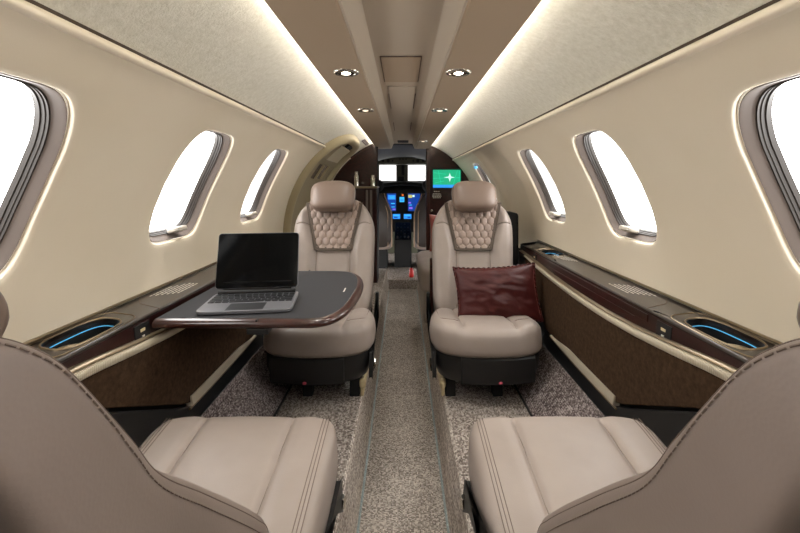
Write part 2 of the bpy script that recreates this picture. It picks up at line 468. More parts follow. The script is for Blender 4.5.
# ------------------------------------------------------------------ floor
AZ, PZ = -1.08, -.86
AW, PW = .142, .168
YS = 4.38
g = G()
for sx in (-1, 1):
    g.rings([[(sx*x, y, z) for x, z in ((PW, PZ), (.475, PZ))] for y in (-1.02, 4.22)], closed=False)
o = struct(g.obj('floor', M['carpet']))
g = G()
g.rings([[(x, y, AZ) for x in (-AW-.01, AW+.01)] for y in (-1.02, YS)], closed=False)
struct(g.obj('floor_aisle', M['runner']))
for sx, nm in ((-1, 'left'), (1, 'right')):
    g = G(); g.rings([[(sx*x, y, z) for x, z in ((AW, AZ), (PW-.006, PZ-.02), (PW-.004, PZ-.004), (PW+.004, PZ+.0015))] for y in (-1.02, YS)], closed=False)
    struct(g.obj('baseboard_aisle_'+nm, M['slopecarpet']))
    g = G(); g.rings([[(sx*x, y, z) for x, z in ((.470, PZ), (.478, PZ+.004), (.602, -.735), (.606, -.70))] for y in (-1.02, 2.6)], closed=False)
    struct(g.obj('baseboard_'+nm, M['sidecarpet'], smooth=60))
    g = G(); g.tube([(sx*.4745, -1.0, PZ+.001), (sx*.4745, 2.6, PZ+.001)], .0045, 6); struct(g.obj('trim_5' if sx < 0 else 'trim_6', M['softblack']))
    g = G(); g.rings([[(sx*x, y, z) for x, z in ((AW-.006, AZ+.001), (AW-.004, AZ+.007), (AW+.001, AZ+.009))] for y in (-.9, 4.3)], closed=False)
    tag(g.obj('aisle_light', M['aisleled']), 'thin dotted light strip along the %s edge of the aisle carpet' % nm, 'light strip')
# cockpit step and floor
g = G(); g.box(-.6, .6, YS, 6.3, -1.15, -.985)
struct(g.obj('floor_cockpit', M['carpet'], bevel=.006))
# back wall behind the camera
g = G(); g.lathe([(.76, 0), (.76, -.02)], (0, -1.02, ZC), 48, 'Y'); struct(g.obj('wall_back', M['tandark']))

# ------------------------------------------------------------------ side consoles
def console(sx, nm):
    t = thing('side_console', 'dark wood side console with cup wells under the %s windows' % nm, 'console', (sx*.66, 1.0, PZ+.05))
    X = lambda x: sx*x
    YE = 2.34; YB = -.95
    XB, ZB, XF, ZF = .740, -.317, .640, -.330
    zt = lambda x: ZB+(ZF-ZB)*(x-XB)/(XF-XB)
    wells = [(.93, .092), (1.99, .085)] if sx > 0 else [(.93, .092)]
    xc, hw = .690, .034
    def well(yc, hl, grow=0, n=3.2):
        return [(xc + (hw+grow)*sgnpow(math.sin(2*PI*k/64), 2/n), yc + (hl+grow)*sgnpow(math.cos(2*PI*k/64), 2/n)) for k in range(64)]
    g = G(); segs = []; y = YB
    for yc, hl in wells:
        segs.append((y, yc-.18)); y = yc+.18
        c = well(yc, hl); bd = []
        for k in range(64):
            a = 2*PI*k/64; dx, dy = math.sin(a)*hw, math.cos(a)*hl; ts = []
            if dx > 1e-9: ts.append((XB-xc)/dx)
            if dx < -1e-9: ts.append((XF+.004-xc)/dx)
            if dy > 1e-9: ts.append(.18/dy)
            if dy < -1e-9: ts.append(-.18/dy)
            q = min(ts); bd.append([xc+dx*q, yc+dy*q])
        for cx in (XB, XF+.004):
            for cy in (yc-.18, yc+.18):
                k = min(range(64), key=lambda i: ((bd[i][0]-cx)*3)**2+(bd[i][1]-cy)**2); bd[k] = [cx, cy]
        g.rings([[(X(a), b, zt(a)-.012) for a, b in c], [(X(a), b, zt(a)) for a, b in c], [(X(a), b, zt(a)) for a, b in bd]], cap=False)
    segs.append((y, YE))
    for a, b in segs:
        g.rings([[(X(XB), yy, ZB), (X(XF+.004), yy, zt(XF+.004))] for yy in (a, b)], closed=False)
    # rounded front nose of the top
    g.rings([[(X(x), yy, z) for x, z in ((XF+.004, zt(XF+.004)), (XF+.001, ZF-.001), (XF-.001, ZF-.005), (XF, ZF-.009))] for yy in (YB, YE)], closed=False)
    g.add([(X(XB), YE, ZB), (X(XF), YE, ZF-.009), (X(XF), YE, -.40), (X(XB), YE, -.40)], [(0, 1, 2, 3)])
    g.obj('top', M['woodtop'], t, smooth=50)
    # wood face
    g = G(); g.prism([(YB, -.337), (YE, -.337), (YE, -.392), (YB, -.392)], lambda y, z: (X(.640-(-.337-z)*.10), y, z), lambda y, z: (X(.665), y, z))
    g.obj('wood_face', M['wood'], t)
    # fold-out table lid outline in the face, set proud
    fx = lambda z: X(.640-(-.337-z)*.10-.0022)
    if sx > 0:
        g = G(); g.prism([(1.12, -.343), (1.98, -.343), (1.98, -.362), (1.12, -.362)], lambda y, z: (fx(z), y, z), lambda y, z: (X(.645), y, z)); g.obj('table_lid', M['wood'], t, bevel=.001)
        g = G(); g.prism([(1.18, -.365), (1.90, -.365), (1.80, -.384), (1.28, -.384)], lambda y, z: (fx(z), y, z), lambda y, z: (X(.645), y, z)); g.obj('table_lid', M['wood'], t, bevel=.001)
    # champagne strip and its bronze edge
    def strip(y):   # the strip dips towards the middle of the console
        a = interp([(.3, -.350), (.6, -.350), (.8, -.355), (.9, -.366), (1.05, -.382), (1.23, -.396), (1.5, -.399), (1.75, -.392), (1.95, -.381), (2.2, -.366), (2.4, -.362)], y-.07)
        b = interp([(.3, -.350), (.6, -.350), (.8, -.355), (.9, -.366), (1.05, -.382), (1.23, -.396), (1.5, -.399), (1.75, -.392), (1.95, -.381), (2.2, -.366), (2.4, -.362)], y+.07)
        return (a+b)/2
    g = G(); rs = []
    for i in range(61):
        y = YB+(2.20-YB)*i/60; w = .013*sstep(2.22, 1.9, y)+.002; z = strip(y)
        rs.append([(X(x), y, zz) for x, zz in ((.640, z), (.622, z-.001), (.6165, z-.005), (.617, z-.004-w), (.624, z-.008-w), (.640, z-.008-w))])
    g.rings(rs); g.obj('upper_trim', M['silver'], t, smooth=60)
    g = G(); rs = []
    for i in range(61):
        y = YB+(2.30-YB)*i/60; z = strip(y)+.003
        rs.append([(X(x), y, zz) for x, zz in ((.640, z+.003), (.622, z+.002), (.620, z-.001), (.622, z-.003), (.640, z-.003))])
    g.rings(rs); g.obj('trim_edge', M['bronze'], t, smooth=60)
    # suede panel
    px = lambda z: .6215 - (z+.40)/(-.23)*.010
    poly = [(2.05, -.51), (1.90, -.60), (1.84, -.628), (1.25, -.636), (1.20, -.618), (.92, -.481), (.80, -.432), (.70, -.416), (YB, -.416)] + [(YB+(2.22-YB)*i/50, strip(YB+(2.22-YB)*i/50)-.006) for i in range(51)]
    g = G(); g.prism(poly, lambda y, z: (X(px(z)), y, z), lambda y, z: (X(px(z)+.02), y, z)); g.obj('suede_panel', M['suede'], t, bevel=.003)
    # lower champagne handle strip
    g = G(); rs = []
    for i in range(21):
        u = i/20; y = 1.238+.53*u
        h = .022*sstep(1.0, .60, u)+.006
        zb = -.642+.012*u**3
        rs.append([(X(x), y, zz) for x, zz in ((px(-.63)+.012, zb), (px(-.63)-.006, zb), (px(-.63)-.008, zb+.003), (px(-.63)-.003, zb+h), (px(-.63)+.012, zb+h))])
    g.rings(rs); g.obj('lower_trim', M['silver'], t, smooth=50)
    top = [(X(px(-.63)-.004), 1.225+.55*i/16, -.642+.012*(i/16)**3-.002) for i in range(17)]
    g = G(); g.tube(top, .0035, 6); g.obj('lower_trim_edge', M['bronze'], t)
    # black plinth
    g = G(); g.prism([(2.36, -.40), (2.36, -.80), (YB, -.80), (YB, -.40)], lambda y, z: (X(.640), y, z), lambda y, z: (X(.66), y, z)); g.obj('plinth', M['softblack'], t)
    g = G(); g.prism([(1.86, -.632), (1.25, -.646), (1.19, -.624), (.92, -.49), (.70, -.43), (YB, -.43), (YB, -.70), (1.95, -.72)], lambda y, z: (X(.618), y, z), lambda y, z: (X(.639), y, z)); g.obj('kick_panel', M['black'], t, bevel=.004)
    # cup wells
    for yc, hl in wells:
        c = well(yc, hl)
        g = G(); g.rings([[(X(a), b, zt(a)-.010) for a, b in c], [(X(a*.97+xc*.03), b, -.365) for a, b in c], [(X(a*.8+xc*.2), b*.9+yc*.1, -.374) for a, b in c]], cap=False)
        g.add([(X(a*.8+xc*.2), b*.9+yc*.1, -.374) for a, b in c], [tuple(range(64))])
        w = g.obj('cup_well', M['softblack'], t)
        g = G(); g.tube([(X(a), b, zt(a)+.0005) for a, b in well(yc, hl, .002)], .0024, 6, True); g.obj('well_rim', M['bronze'], w)
        g = G(); g.tube([(X(a), b, zt(a)+.0006) for a, b in well(yc, hl+.03, .009, 5)], .0014, 5, True); g.obj('tray_edge', M['bronze'], t)
        g = G(); g.tube([(X(a), b, zt(a)-.016) for a, b in well(yc, hl, -.003)], .0011, 6, True); g.obj('well_light', M['blueled'], w)
        g = G(); g.tube([(X(xc+.026*math.sin(2*PI*k/40)), yc-.045+.032*math.cos(2*PI*k/40), -.345) for k in range(40)], .003, 6, True); g.obj('cup_ring', M['bronze'], w)
    # print on the top: rows of tiny words
    def words(yc, xr):
        g = G()
        for r_ in range(6):
            x = xr[0]+(xr[1]-xr[0])*r_/5; y = yc-.085+.012*r_
            for _ in range(7 if r_ < 5 else 9):
                ln = random.uniform(.008, .020)
                g.box(X(x)-.0018, X(x)+.0018, y, y+ln, zt(x)+.0002, zt(x)+.0008); y += ln+.005
                if y > yc+.09: break
        g.obj('placard_text', M['white'], t)
    words(1.30, (.715, .668))
    if sx > 0: words(1.84, (.712, .680))
    # joints across the top
    for y in ((1.13, 1.93) if sx > 0 else (1.13,)):
        g = G(); g.tube([(X(XF), y, ZF+.0005), (X(.70), y+.015, zt(.70)+.0006), (X(XB-.01), y+.06, zt(XB-.01)+.0006)], .001, 4)
        g.obj('joint', M['seam'], t)
    # back fillet along the wall
    g = G(); g.tube([(X(.733), YB, -.312), (X(.733), YE, -.312)], .004, 6); g.obj('wall_fillet', M['bronze'], t)
    # outlets
    for y in ((1.05, 2.08) if sx > 0 else (1.05,)):
        g = G(); g.prism([(y-.03, -.343), (y+.03, -.343), (y+.03, -.387), (y-.03, -.387)], lambda a, z: (fx(z), a, z), lambda a, z: (X(.645), a, z))
        w = g.obj('outlet', M['black'], t, bevel=.001)
        g = G(); g.box(fx(-.358)-.001, fx(-.358)+.001, y-.009, y+.009, -.362, -.355); g.obj('port', M['cream'], w)
        g = G(); g.box(fx(-.374)-.001, fx(-.374)+.001, y-.005, y+.005, -.379, -.371); g.obj('port', M['white'], w)
console(-1, 'left'); console(1, 'right')

# ------------------------------------------------------------------ seats
def squircle(u, v, n):
    r = max(abs(u), abs(v))
    if r < 1e-9: return 0, 0
    a, b = u/r, v/r
    k = (abs(a)**n+abs(b)**n)**(-1/n)
    k = 1+(k-1)*r*r
    return u*k, v*k
def pad(w, h, top, thick, n=6, ro=.03, nx=90, ny=90, plan=None, bulge=0, zb=None):
    """upholstered block over the square: plan(a,b)->(x,y); top(x,y)->height; rolled edge ro; straight skirt"""
    g = G(); vs = []; 
    def P(u, v, z=None):
        a, b = squircle(u, v, n)
        x, y = plan(a, b) if plan else (a*w, b*h)
        return x, y
    for i in range(nx+1):
        for j in range(ny+1):
            # cluster samples towards the edge for the roll
            u = -1+2*i/nx; v = -1+2*j/ny
            u = math.sin(u*PI/2)*.45+u*.55; v = math.sin(v*PI/2)*.45+v*.55
            x, y = P(u, v); d = (1-max(abs(u), abs(v)))*min(w, h)
            e = max(0, ro-d); drop = ro-math.sqrt(max(0, ro*ro-e*e))
            vs.append((x, y, top(x, y)-drop))
    fs = [(i*(ny+1)+j, (i+1)*(ny+1)+j, (i+1)*(ny+1)+j+1, i*(ny+1)+j+1) for i in range(nx) for j in range(ny)]
    per = [i*(ny+1) for i in range(nx)] + [nx*(ny+1)+j for j in range(ny)] + [i*(ny+1)+ny for i in range(nx, 0, -1)] + [j for j in range(ny, 0, -1)]
    cx = sum(vs[p][0] for p in per)/len(per); cy = sum(vs[p][1] for p in per)/len(per)
    n0 = len(vs); prev = per
    for q, (dz, sc) in enumerate(((.3, 1+bulge*.7), (.55, 1+bulge), (.8, 1+bulge*.5), (1, .97))):
        cur = []
        for p in per:
            x, y, z = vs[p]; cur.append(len(vs)); vs.append((cx+(x-cx)*sc, cy+(y-cy)*sc, z-thick*dz if zb is None else z+(zb-z)*dz))
        for k in range(len(per)):
            k2 = (k+1) % len(per); fs.append((prev[k], prev[k2], cur[k2], cur[k]))
        prev = cur
    fs.append(tuple(prev))
    return g.add(vs, fs)

SW = .213
# local seat frame: +x right when looking at the seat from its front, seat faces -y, z=0 platform
CP = .102                                            # half width of the centre panel
def seam(t, name, pts, r):
    g = G(); g.tube(pts, r, 5); return g.obj(name, M['seam'], t, world=False)
def make_seat_base(t, inb, near):
    ro = .026 if near else .040
    yf = -.215 if near else -.215
    def top(x, y):
        z = .312 - .055*(y+.22)/.44                     # falls to the rear
        ax = abs(x)
        fr = sstep(-.232, -.17, y)                      # seams die out at the front roll
        z += (.004 if near else .008)*sstep(CP, CP+.035, ax) - .003*sstep(.18, .213, ax)
        z += (.005 if near else .008)*(1-(x/CP)**4)*fr if ax < CP else 0
        z -= .007*math.exp(-((ax-CP)/.0055)**2)*fr
        z -= (.004 if near else .012)*sstep(-.14, -.235, y)
        return z
    bow = .010 if near else .038
    def plan(a, b):
        return a*((SW if near else SW+.009)-(.006 if near else .022)*sstep(-.2, 1, b)), b*.215-bow*(1-a*a)*sstep(.3, -1, b)
    th = .1
    g = pad(SW, .215, top, th, n=9 if near else 5, ro=ro, plan=plan, bulge=.010, zb=.185 if near else .200)
    g.obj('seat_cushion', M['leather'], t, world=False, smooth=70)
    def onp(x, y, lift=.0004):
        d = min(.213-abs(x), 9); d2 = y-yf+bow*(1-(x/.213)**2)
        e = max(0, ro-d*1.0); e2 = max(0, ro-d2)
        e = max(e, e2); e = min(e, ro*.98)
        return (x, y, top(x, y)-(ro-math.sqrt(ro*ro-e*e))+lift)
    for sx in (-1, 1):
        y0 = -.185 if near else -.21
        seam(t, 'cushion_seam', [onp(sx*CP, .2+(y0-.2)*i/30, -.001) for i in range(31)], .0018)
        if near:
            for x in (.176, .183, .190):
                seam(t, 'edge_piping', [onp(sx*x, .19-.385*i/30, .0002) for i in range(31)], .0009)
        else:
            pts = [(sx*(CP+.012+.085*i/16), -.13+.055*(i/16)**2) for i in range(17)]
            seam(t, 'bolster_seam', [onp(x, y) for x, y in pts], .0014)
            seam(t, 'bolster_seam', [onp(sx*.185, .19-.26*i/20) for i in range(21)], .0013)
    # black pan with front fascia
    g = G(); outline = []
    for k in range(64):
        a = 2*PI*k/64
        u, w_ = sgnpow(math.cos(a), 2/6), sgnpow(math.sin(a), 2/6)
        outline.append(plan(u, w_))
    zt_ = .205 if near else .225
    g.rings([[(x*sc, y*sc+.006, z) for x, y in outline] for sc, z in ((.93, zt_), (.955, zt_-.012), (.95, .14), (.90, .10), (.84, .088))])
    g.obj('seat_pan', M['black'], t, world=False, smooth=50)
    if not near:
        g = G()
        rs = []
        for i in range(17):
            x = -inb*(.165-.30*i/16) if True else 0
            x = inb*(.115-.285*i/16)
            y = -.215*.955-bow*(1-(x/.213)**2)+.008
            rs.append([(x, y-.004, .196), (x, y-.010, .190), (x, y-.008, .105), (x, y-.002, .094), (x, y+.03, .094), (x, y+.03, .196)])
        g.rings(rs); g.obj('front_fascia', M['black'], t, world=False, smooth=40)
        g = G(); g.super((inb*-.03, -.2515, .108), (.008, .003, .006), n=2, k=4); g.obj('release_tag', M['pink'], t, world=False)
    for x in (inb*.145, -inb*.045):
        g = G(); g.box(x-.020, x+.020, -.135, -.095, .0, .10); g.obj('leg', M['softblack'], t, world=False, bevel=.004)
        g = G(); g.box(x-.020, x+.020, .09, .14, .0, .10); g.obj('leg', M['softblack'], t, world=False, bevel=.004)

def seat_details(t, inb):
    """inb: local x sign of the aisle side"""
    g = G(); g.box(inb*.175-.007, inb*.175+.007, -.13, .17, .0, .05); g.obj('floor_track', M['cream'], t, world=False, bevel=.003)
    g = G(); g.super((inb*.178, -.14, .058), (.013, .010, .020), n=3, k=6); g.obj('track_clamp', M['cream'], t, world=False)
    g = G(); g.prism([(-.16, .19), (.24, .20), (.24, .33), (.215, .33), (.20, .24), (-.10, .165), (-.19, .10), (-.19, .12)],
                     lambda y, z: (inb*.207, y, z), lambda y, z: (inb*.222, y, z)); g.obj('side_shield', M['black'], t, world=False, bevel=.004)
    g = G(); g.tube([(inb*.226, -.15, .16), (inb*.228, -.165, .145), (inb*.224, -.17, .12)], .005, 8); g.obj('recline_lever', M['chrome'], t, world=False)

BL = .63
TILT = math.atan2(.235, .58)
BO = Vector((0, .165, .205))                         # foot of the back, local
BUP = Vector((0, math.sin(TILT), math.cos(TILT))); BN = Vector((0, -math.cos(TILT), math.sin(TILT)))
LEAN = 0
def onback(x, s, d): return BO + Vector((x+LEAN*s, 0, 0)) + BUP*s + BN*d
HWT = [(0, .084), (.345, .084), (.60, .141), (.7, .16)]
def back_h(x, s):
    hw = interp(HWT, s); ax = abs(x)
    h = .030*sstep(hw-.004, hw+.045, ax)*(1-.45*sstep(.5, .63, s))
    h -= .006*math.exp(-((ax-hw)/.006)**2)
    h += .010*math.exp(-((s-.10)/.09)**2)*(1 if ax < hw else .5)
    h -= .004*math.exp(-((s-.475)/.005)**2) if ax > hw else 0
    return h
def back_plan(a, b):
    s = BL/2 + b*BL/2
    w = .198+.010*sstep(.15, .45, s)-.004*sstep(0, .1, s)
    w *= 1-.20*sstep(.44, .64, s)**1.3
    return a*w, s
def make_far_back(t):
    g = pad(.205, BL/2, back_h, .085, n=5.5, ro=.042, plan=back_plan, nx=90, ny=120, bulge=.012)
    g.v = [tuple(onback(*p)) for p in g.v]
    g.obj('backrest', M['leather'], t, world=False, smooth=70)
    # quilted inset
    s0, s1 = .350, .600
    rx = .037; ry = .0355
    def puff(x, s):
        best = 9
        r0 = round((s-s0)/(ry*1.0))
        for r_ in (r0-1, r0, r0+1):
            off = 0 if r_ % 2 else rx/2
            xc = round((x-off)/rx)*rx+off
            dx = abs(x-xc)/(rx*.5); dy = abs(s-s0-r_*ry)/(ry*.64)
            d = max(dx, dx*.5+dy*.85)
            best = min(best, d)
        return .0125*math.sqrt(max(0, 1-min(1, best)**2.2))
    def q(u, w):
        s = s0+(s1-s0)*w; hw = interp(HWT, s)-.006; x = (2*u-1)*hw
        return tuple(onback(x, s, .001+puff(x, s)))
    g = G(); g.grid(q, 120, 100); g.obj('quilted_panel', M['quilt'], t, world=False, smooth=80)
    # bronze band: down the left, across, up the right
    path = [(-interp(HWT, s), s) for s in (.592, .54, .48, .41, .352)] + [(-.06, .347), (0, .347), (.06, .347)] + [(interp(HWT, s), s) for s in (.352, .41, .48, .54, .592)]
    g = G(); rs = []
    for i, (x, s) in enumerate(path):
        wx, ws = (.009, 0) if abs(x) > .07 else (0, .0075)
        if i in (4, 8): wx, ws = .0075, -.0075*math.copysign(1, -x)*-1 if False else .0075
        sg = -1 if x < 0 else 1
        if i in (4, 8): a, b = (x-sg*.009, s+.009), (x+sg*.009, s-.009)
        elif abs(x) > .07: a, b = (x-sg*.009, s), (x+sg*.009, s)
        else: a, b = (x, s+.009), (x, s-.009)
        rs.append([tuple(onback(a[0], a[1], .001)), tuple(onback(a[0], a[1], .009)), tuple(onback(b[0], b[1], .012)), tuple(onback(b[0], b[1], .001))])
    g.rings(rs); band = g.obj('trim_band', M['trimband'], t, world=False)
    g = G()
    for k in (.35, .65):
        g.tube([Vector(r[1])*(1-k)+Vector(r[2])*k+BN*.0006 for r in rs], .0008, 4)
    g.obj('piping', M['seam'], band, world=False)
    for sx in (-1, 1):
        seam(t, 'back_seam', [onback(sx*.084, .03+.31*i/20, back_h(.084, .03+.31*i/20)+.0004) for i in range(21)], .0015)
        pts = []
        for i in range(15):
            x = interp(HWT, .475)+.012+(.188-interp(HWT, .475)-.012)*i/14
            s = .475+.006*math.sin(i/14*PI); d = (.205-x)
            e = max(0, .042-d); drop = .042-math.sqrt(max(0, .042**2-e*e))
            pts.append(onback(sx*x, s, back_h(x, s)-drop+.0012))
        seam(t, 'bolster_seam', pts, .0014)
    # headrest
    T = Matrix((Vector((1, 0, 0)), BUP, BN)).transposed()
    c = onback(0, .603, .050)
    def bend(p):
        x, s, d = p
        return (x*(1+.04*(s/.085)), s+.006*math.cos(x/.14*1.5), d*(1-.12*s/.085)-.010*(x/.14)**2+.012)
    g = G(); g.super(c, (.113, .079, .048), n=3.6, k=20, T=T, bend=bend); g.obj('headrest', M['headleather'], t, world=False, smooth=80)
    g = G()
    for sx in (-1, 1):
        g = G(); g.tube([onback(sx*.06, .54, -.03), onback(sx*.06, .62, -.01), onback(sx*.06, .64, .03)], .007, 8); g.obj('headrest_post', M['black'], t, world=False)
    g = G(); rs = []
    for s, w in ((.02, .19), (.25, .19), (.45, .185), (.56, .15), (.60, .10)):
        rs.append([tuple(onback(w*sgnpow(math.cos(2*PI*k/32), .5), s, -.082+.018*sgnpow(math.sin(2*PI*k/32), .5))) for k in range(32)])
    g.rings(rs); g.obj('back_shell', M['black'], t, world=False, smooth=60)

SC = .350
FY = 1.865                                             # seat centre of the facing pair
sl = thing('cabin_seat', 'dove leather cabin seat behind the table, quilted back, left of the aisle', 'seat', (-.340, FY, PZ))
sr = thing('cabin_seat', 'dove leather cabin seat right of the aisle, with a burgundy pillow on it', 'seat', (SC-.013, FY, PZ))
for t, inb in ((sl, 1), (sr, -1)):
    LEAN = -.030 if inb > 0 else .045
    make_seat_base(t, inb, False); make_far_back(t); seat_details(t, inb)

# near pair, facing away from the camera
FP = [(.60, -.585, .205), (.512, -.417, .213), (.470, -.365, .213), (.354, -.258, .212), (.286, -.198, .211), (.257, -.159, .210),
      (.232, -.127, .209), (.208, -.0926, .206), (.192, -.0766, .203), (.177, -.0667, .199), (.160, -.061, .190), (.146, -.063, .172)]
BP = [(.50, -.66), (.43, -.56), (.385, -.50), (.295, -.37), (.235, -.275), (.208, -.225),
      (.207, -.174), (.190, -.131), (.176, -.105), (.163, -.088), (.150, -.077), (.140, -.070)]
NCX = .366; NSC = .361
FP = [(y+.004, z+.011-.006*sstep(-.17, -.06, z), w) for y, z, w in FP]
BP = [(y-.016, z-.002) for y, z in BP]
def near_seat(sx, label):
    t = thing('cabin_seat', label, 'seat', (sx*NSC, .81, PZ), PI)
    make_seat_base(t, sx, True); seat_details(t, sx)
    # world (eye based) -> local of a seat turned by half a turn
    def W(x, y, z): return (-(sx*x-sx*NSC), -(y-.81), z-PZ)
    n = 12
    fl = smoothline([(*p,) for p in FP], n); bl = smoothline([(*p, 0) for p in BP], n)
    def pt(i, x, tt):
        f, b = fl[i], bl[i]
        return W(NCX+x, b[0]+(f[0]-b[0])*tt, b[1]+(f[1]-b[1])*tt)
    g = G(); rs = []
    NN = 104
    for i in range(len(fl)):
        w = fl[i][2]; ring = []
        for k in range(NN):
            a = 2*PI*k/NN
            x = w*sgnpow(math.cos(a), 2/13.0); q = sgnpow(math.sin(a), 2/8.5)
            tt = .5+.5*q
            if q > 0: tt -= .22*q*(1-sstep(.35, .85, abs(x)/w))
            ring.append(pt(i, x, tt))
        rs.append(ring)
    g.rings(rs); back = g.obj('backrest', M['shadeleather'], t, world=False, smooth=70)
    # seams along the shoulder edge: a plain one and a stitched one
    g = G(); m0, m1 = 9, len(fl)-10
    for tt, off, r_ in ((.925, .0, .0005),):
        def edge(i, tt=tt, s_=-1):
            w = fl[i][2]; q = 2*tt-1
            x = w*(1-abs(q)**8.5)**(1/13.0)
            return pt(i, s_*x, tt)
        for s_ in (-1,):
            g.tube([edge(i, tt, s_) for i in range(m0, m1)], r_, 5)
    g.obj('edge_seam', M['seam'], t, world=False)
    g = G()
    def along(tt):
        q = 2*tt-1
        return [Vector(pt(i, -fl[i][2]*(1-abs(q)**8.5)**(1/13.0)-.0006, tt)) for i in range(m0, m1)]
    P = along(.865); acc = 0; seg = []
    dense = []
    for a, b in zip(P, P[1:]):
        for k in range(12): dense.append(a.lerp(b, k/12))
    cur = [dense[0]]; on = True; acc = 0
    for a, b in zip(dense, dense[1:]):
        acc += (b-a).length
        if on: cur.append(b)
        if acc > (.0046 if on else .0020):
            if on and len(cur) > 1: g.tube(cur, .0005, 4)
            on = not on; acc = 0; cur = [b]
    st = g.obj('stitching', M['seam'], t, world=False); st['kind'] = 'stuff'
    # black shell behind
    g = G(); rs = []
    for i in range(0, len(bl), 4):
        b = bl[i]; w = fl[i][2]-.004
        rs.append([W(NCX+w*sgnpow(math.cos(2*PI*k/32), .35), b[0]-.018-.75*.022*(sgnpow(math.sin(2*PI*k/32), .5)), b[1]-.012-.6*.022*(sgnpow(math.sin(2*PI*k/32), .5))) for k in range(32)])
    g.rings(rs); g.obj('back_shell', M['softblack'], t, world=False, smooth=60)
    # headrest
    up = Vector((0, .64, .77)); nn = Vector((0, -.77, .64))       # local: seat faces -y
    T = Matrix((Vector((1, 0, 0)), up, nn)).transposed()
    c = Vector(W(NCX+.007, .208, -.058))
    g = G(); g.super(c, (.134, .084, .050), n=5, k=20, T=T); g.obj('headrest', M['headleather'], t, world=False, smooth=80)
    g = G()
    
    for q in (-1, 1):
        g = G(); g.tube([c-up*.09+Vector((q*.06, 0, 0))-nn*.02, c+Vector((q*.06, 0, 0))-nn*.02], .007, 8); g.obj('headrest_post', M['black'], t, world=False)
near_seat(-1, 'dove leather seat in the left foreground, seen over its stitched shoulder')
near_seat(1, 'dove leather seat in the right foreground, seen over its stitched shoulder')

# ------------------------------------------------------------------ table
TZ = -.345
def arc(cx, cy, r, a0, a1, n=12): return [(cx+r*math.cos(rad(a0+(a1-a0)*i/n)), cy+r*math.sin(rad(a0+(a1-a0)*i/n))) for i in range(n+1)]
def table_outline(ins):
    x0 = -.628; y0, y1 = 1.075+ins, 1.70-ins
    pts = [(x0, y0)]
    c = smoothline([(-.262, 1.075, 0), (-.215, 1.079, 0), (-.178, 1.108, 0), (-.152, 1.18, 0), (-.138, 1.30, 0), (-.133, 1.42, 0), (-.143, 1.54, 0), (-.168, 1.63, 0), (-.205, 1.683, 0), (-.262, 1.70, 0)], 6)
    for p in c:
        d = Vector((-.42-p[0], 1.39-p[1])).normalized(); pts.append((p[0]+d.x*ins*1.1, p[1]+d.y*ins*1.1))
    pts += [(x0, y1)]
    return pts
t = thing('folding_table', 'dark fold-out table with charcoal leather top and red wood rim', 'table', (-.4, 1.39, TZ-.03))
g = G(); rs = []
for ins, z in ((.010, -.0215), (.002, -.018), (0, -.012), (.002, -.005), (.008, -.001), (.019, .0005), (.020, -.002)):
    o_ = table_outline(ins); rs.append([(x, y, TZ+z) for x, y in o_])
nmin = min(len(r) for r in rs); assert all(len(r) == nmin for r in rs), [len(r) for r in rs]
g.rings(rs); g.obj('wood_rim', M['redwood'], t, smooth=50)
g = G(); o_ = table_outline(.0195); g.prism(o_, lambda x, y: (x, y, TZ+.0006), lambda x, y: (x, y, TZ-.004)); top = g.obj('leather_top', M['tabletop'], t)
g = G(); g.box(-.370, -.366, 1.078, 1.698, TZ-.004, TZ+.0010); g.obj('fold_line', M['softblack'], top)
g = G()
for i in range(9): g.box(-.190, -.186, 1.36+.0055*i, 1.3635+.0055*i, TZ+.0007, TZ+.0012)
g.obj('logo_print', M['white'], top)
g = G(); g.box(-.395, -.340, 1.082, 1.12, TZ-.038, TZ-.0215); g.obj('latch', M['black'], t, bevel=.004)
g = G(); g.box(-.628, -.36, 1.32, 1.46, TZ-.036, TZ-.0215); g.obj('support_arm', M['black'], t, bevel=.004)
g = G(); g.box(-.392, -.344, 1.30, 1.50, TZ-.0355, TZ-.022); g.obj('hinge', M['bronze'], t, bevel=.002)

# ------------------------------------------------------------------ tablet with keyboard
yaw = rad(7.5)
t = thing('tablet_computer', 'black-screened tablet on a silver keyboard, standing open on the table', 'laptop', (-.431, 1.222, TZ+.001), yaw)
KW, KD = .123, .098
g = G(); g.super((0, 0, .006), (KW, KD, .005), n=12, k=20); base = g.obj('keyboard_base', M['alu'], t, world=False, smooth=40)
for r_ in range(5):
    n = (13, 13, 12, 11, 8)[r_]
    y = .062-.0180*r_; x = -.115; tot = .230
    ws = [1.0]*n
    if r_ == 1: ws[0] = 1.4
    if r_ == 2: ws[0] = 1.6; ws[-1] = 1.6
    if r_ == 3: ws[0] = 2; ws[-1] = 2
    if r_ == 4: ws[3] = 5
    k = tot/sum(ws)
    for wd in ws:
        g = G(); g.box(x+.0018, x+wd*k-.0018, y-.0070, y+.0070, .0105, .0128); g.obj('key', M['key'], base, world=False)
        x += wd*k
g = G(); g.box(-.048, .048, -.093, -.030, .0106, .0116); g.obj('trackpad', M['key'], t, world=False, bevel=.0006)
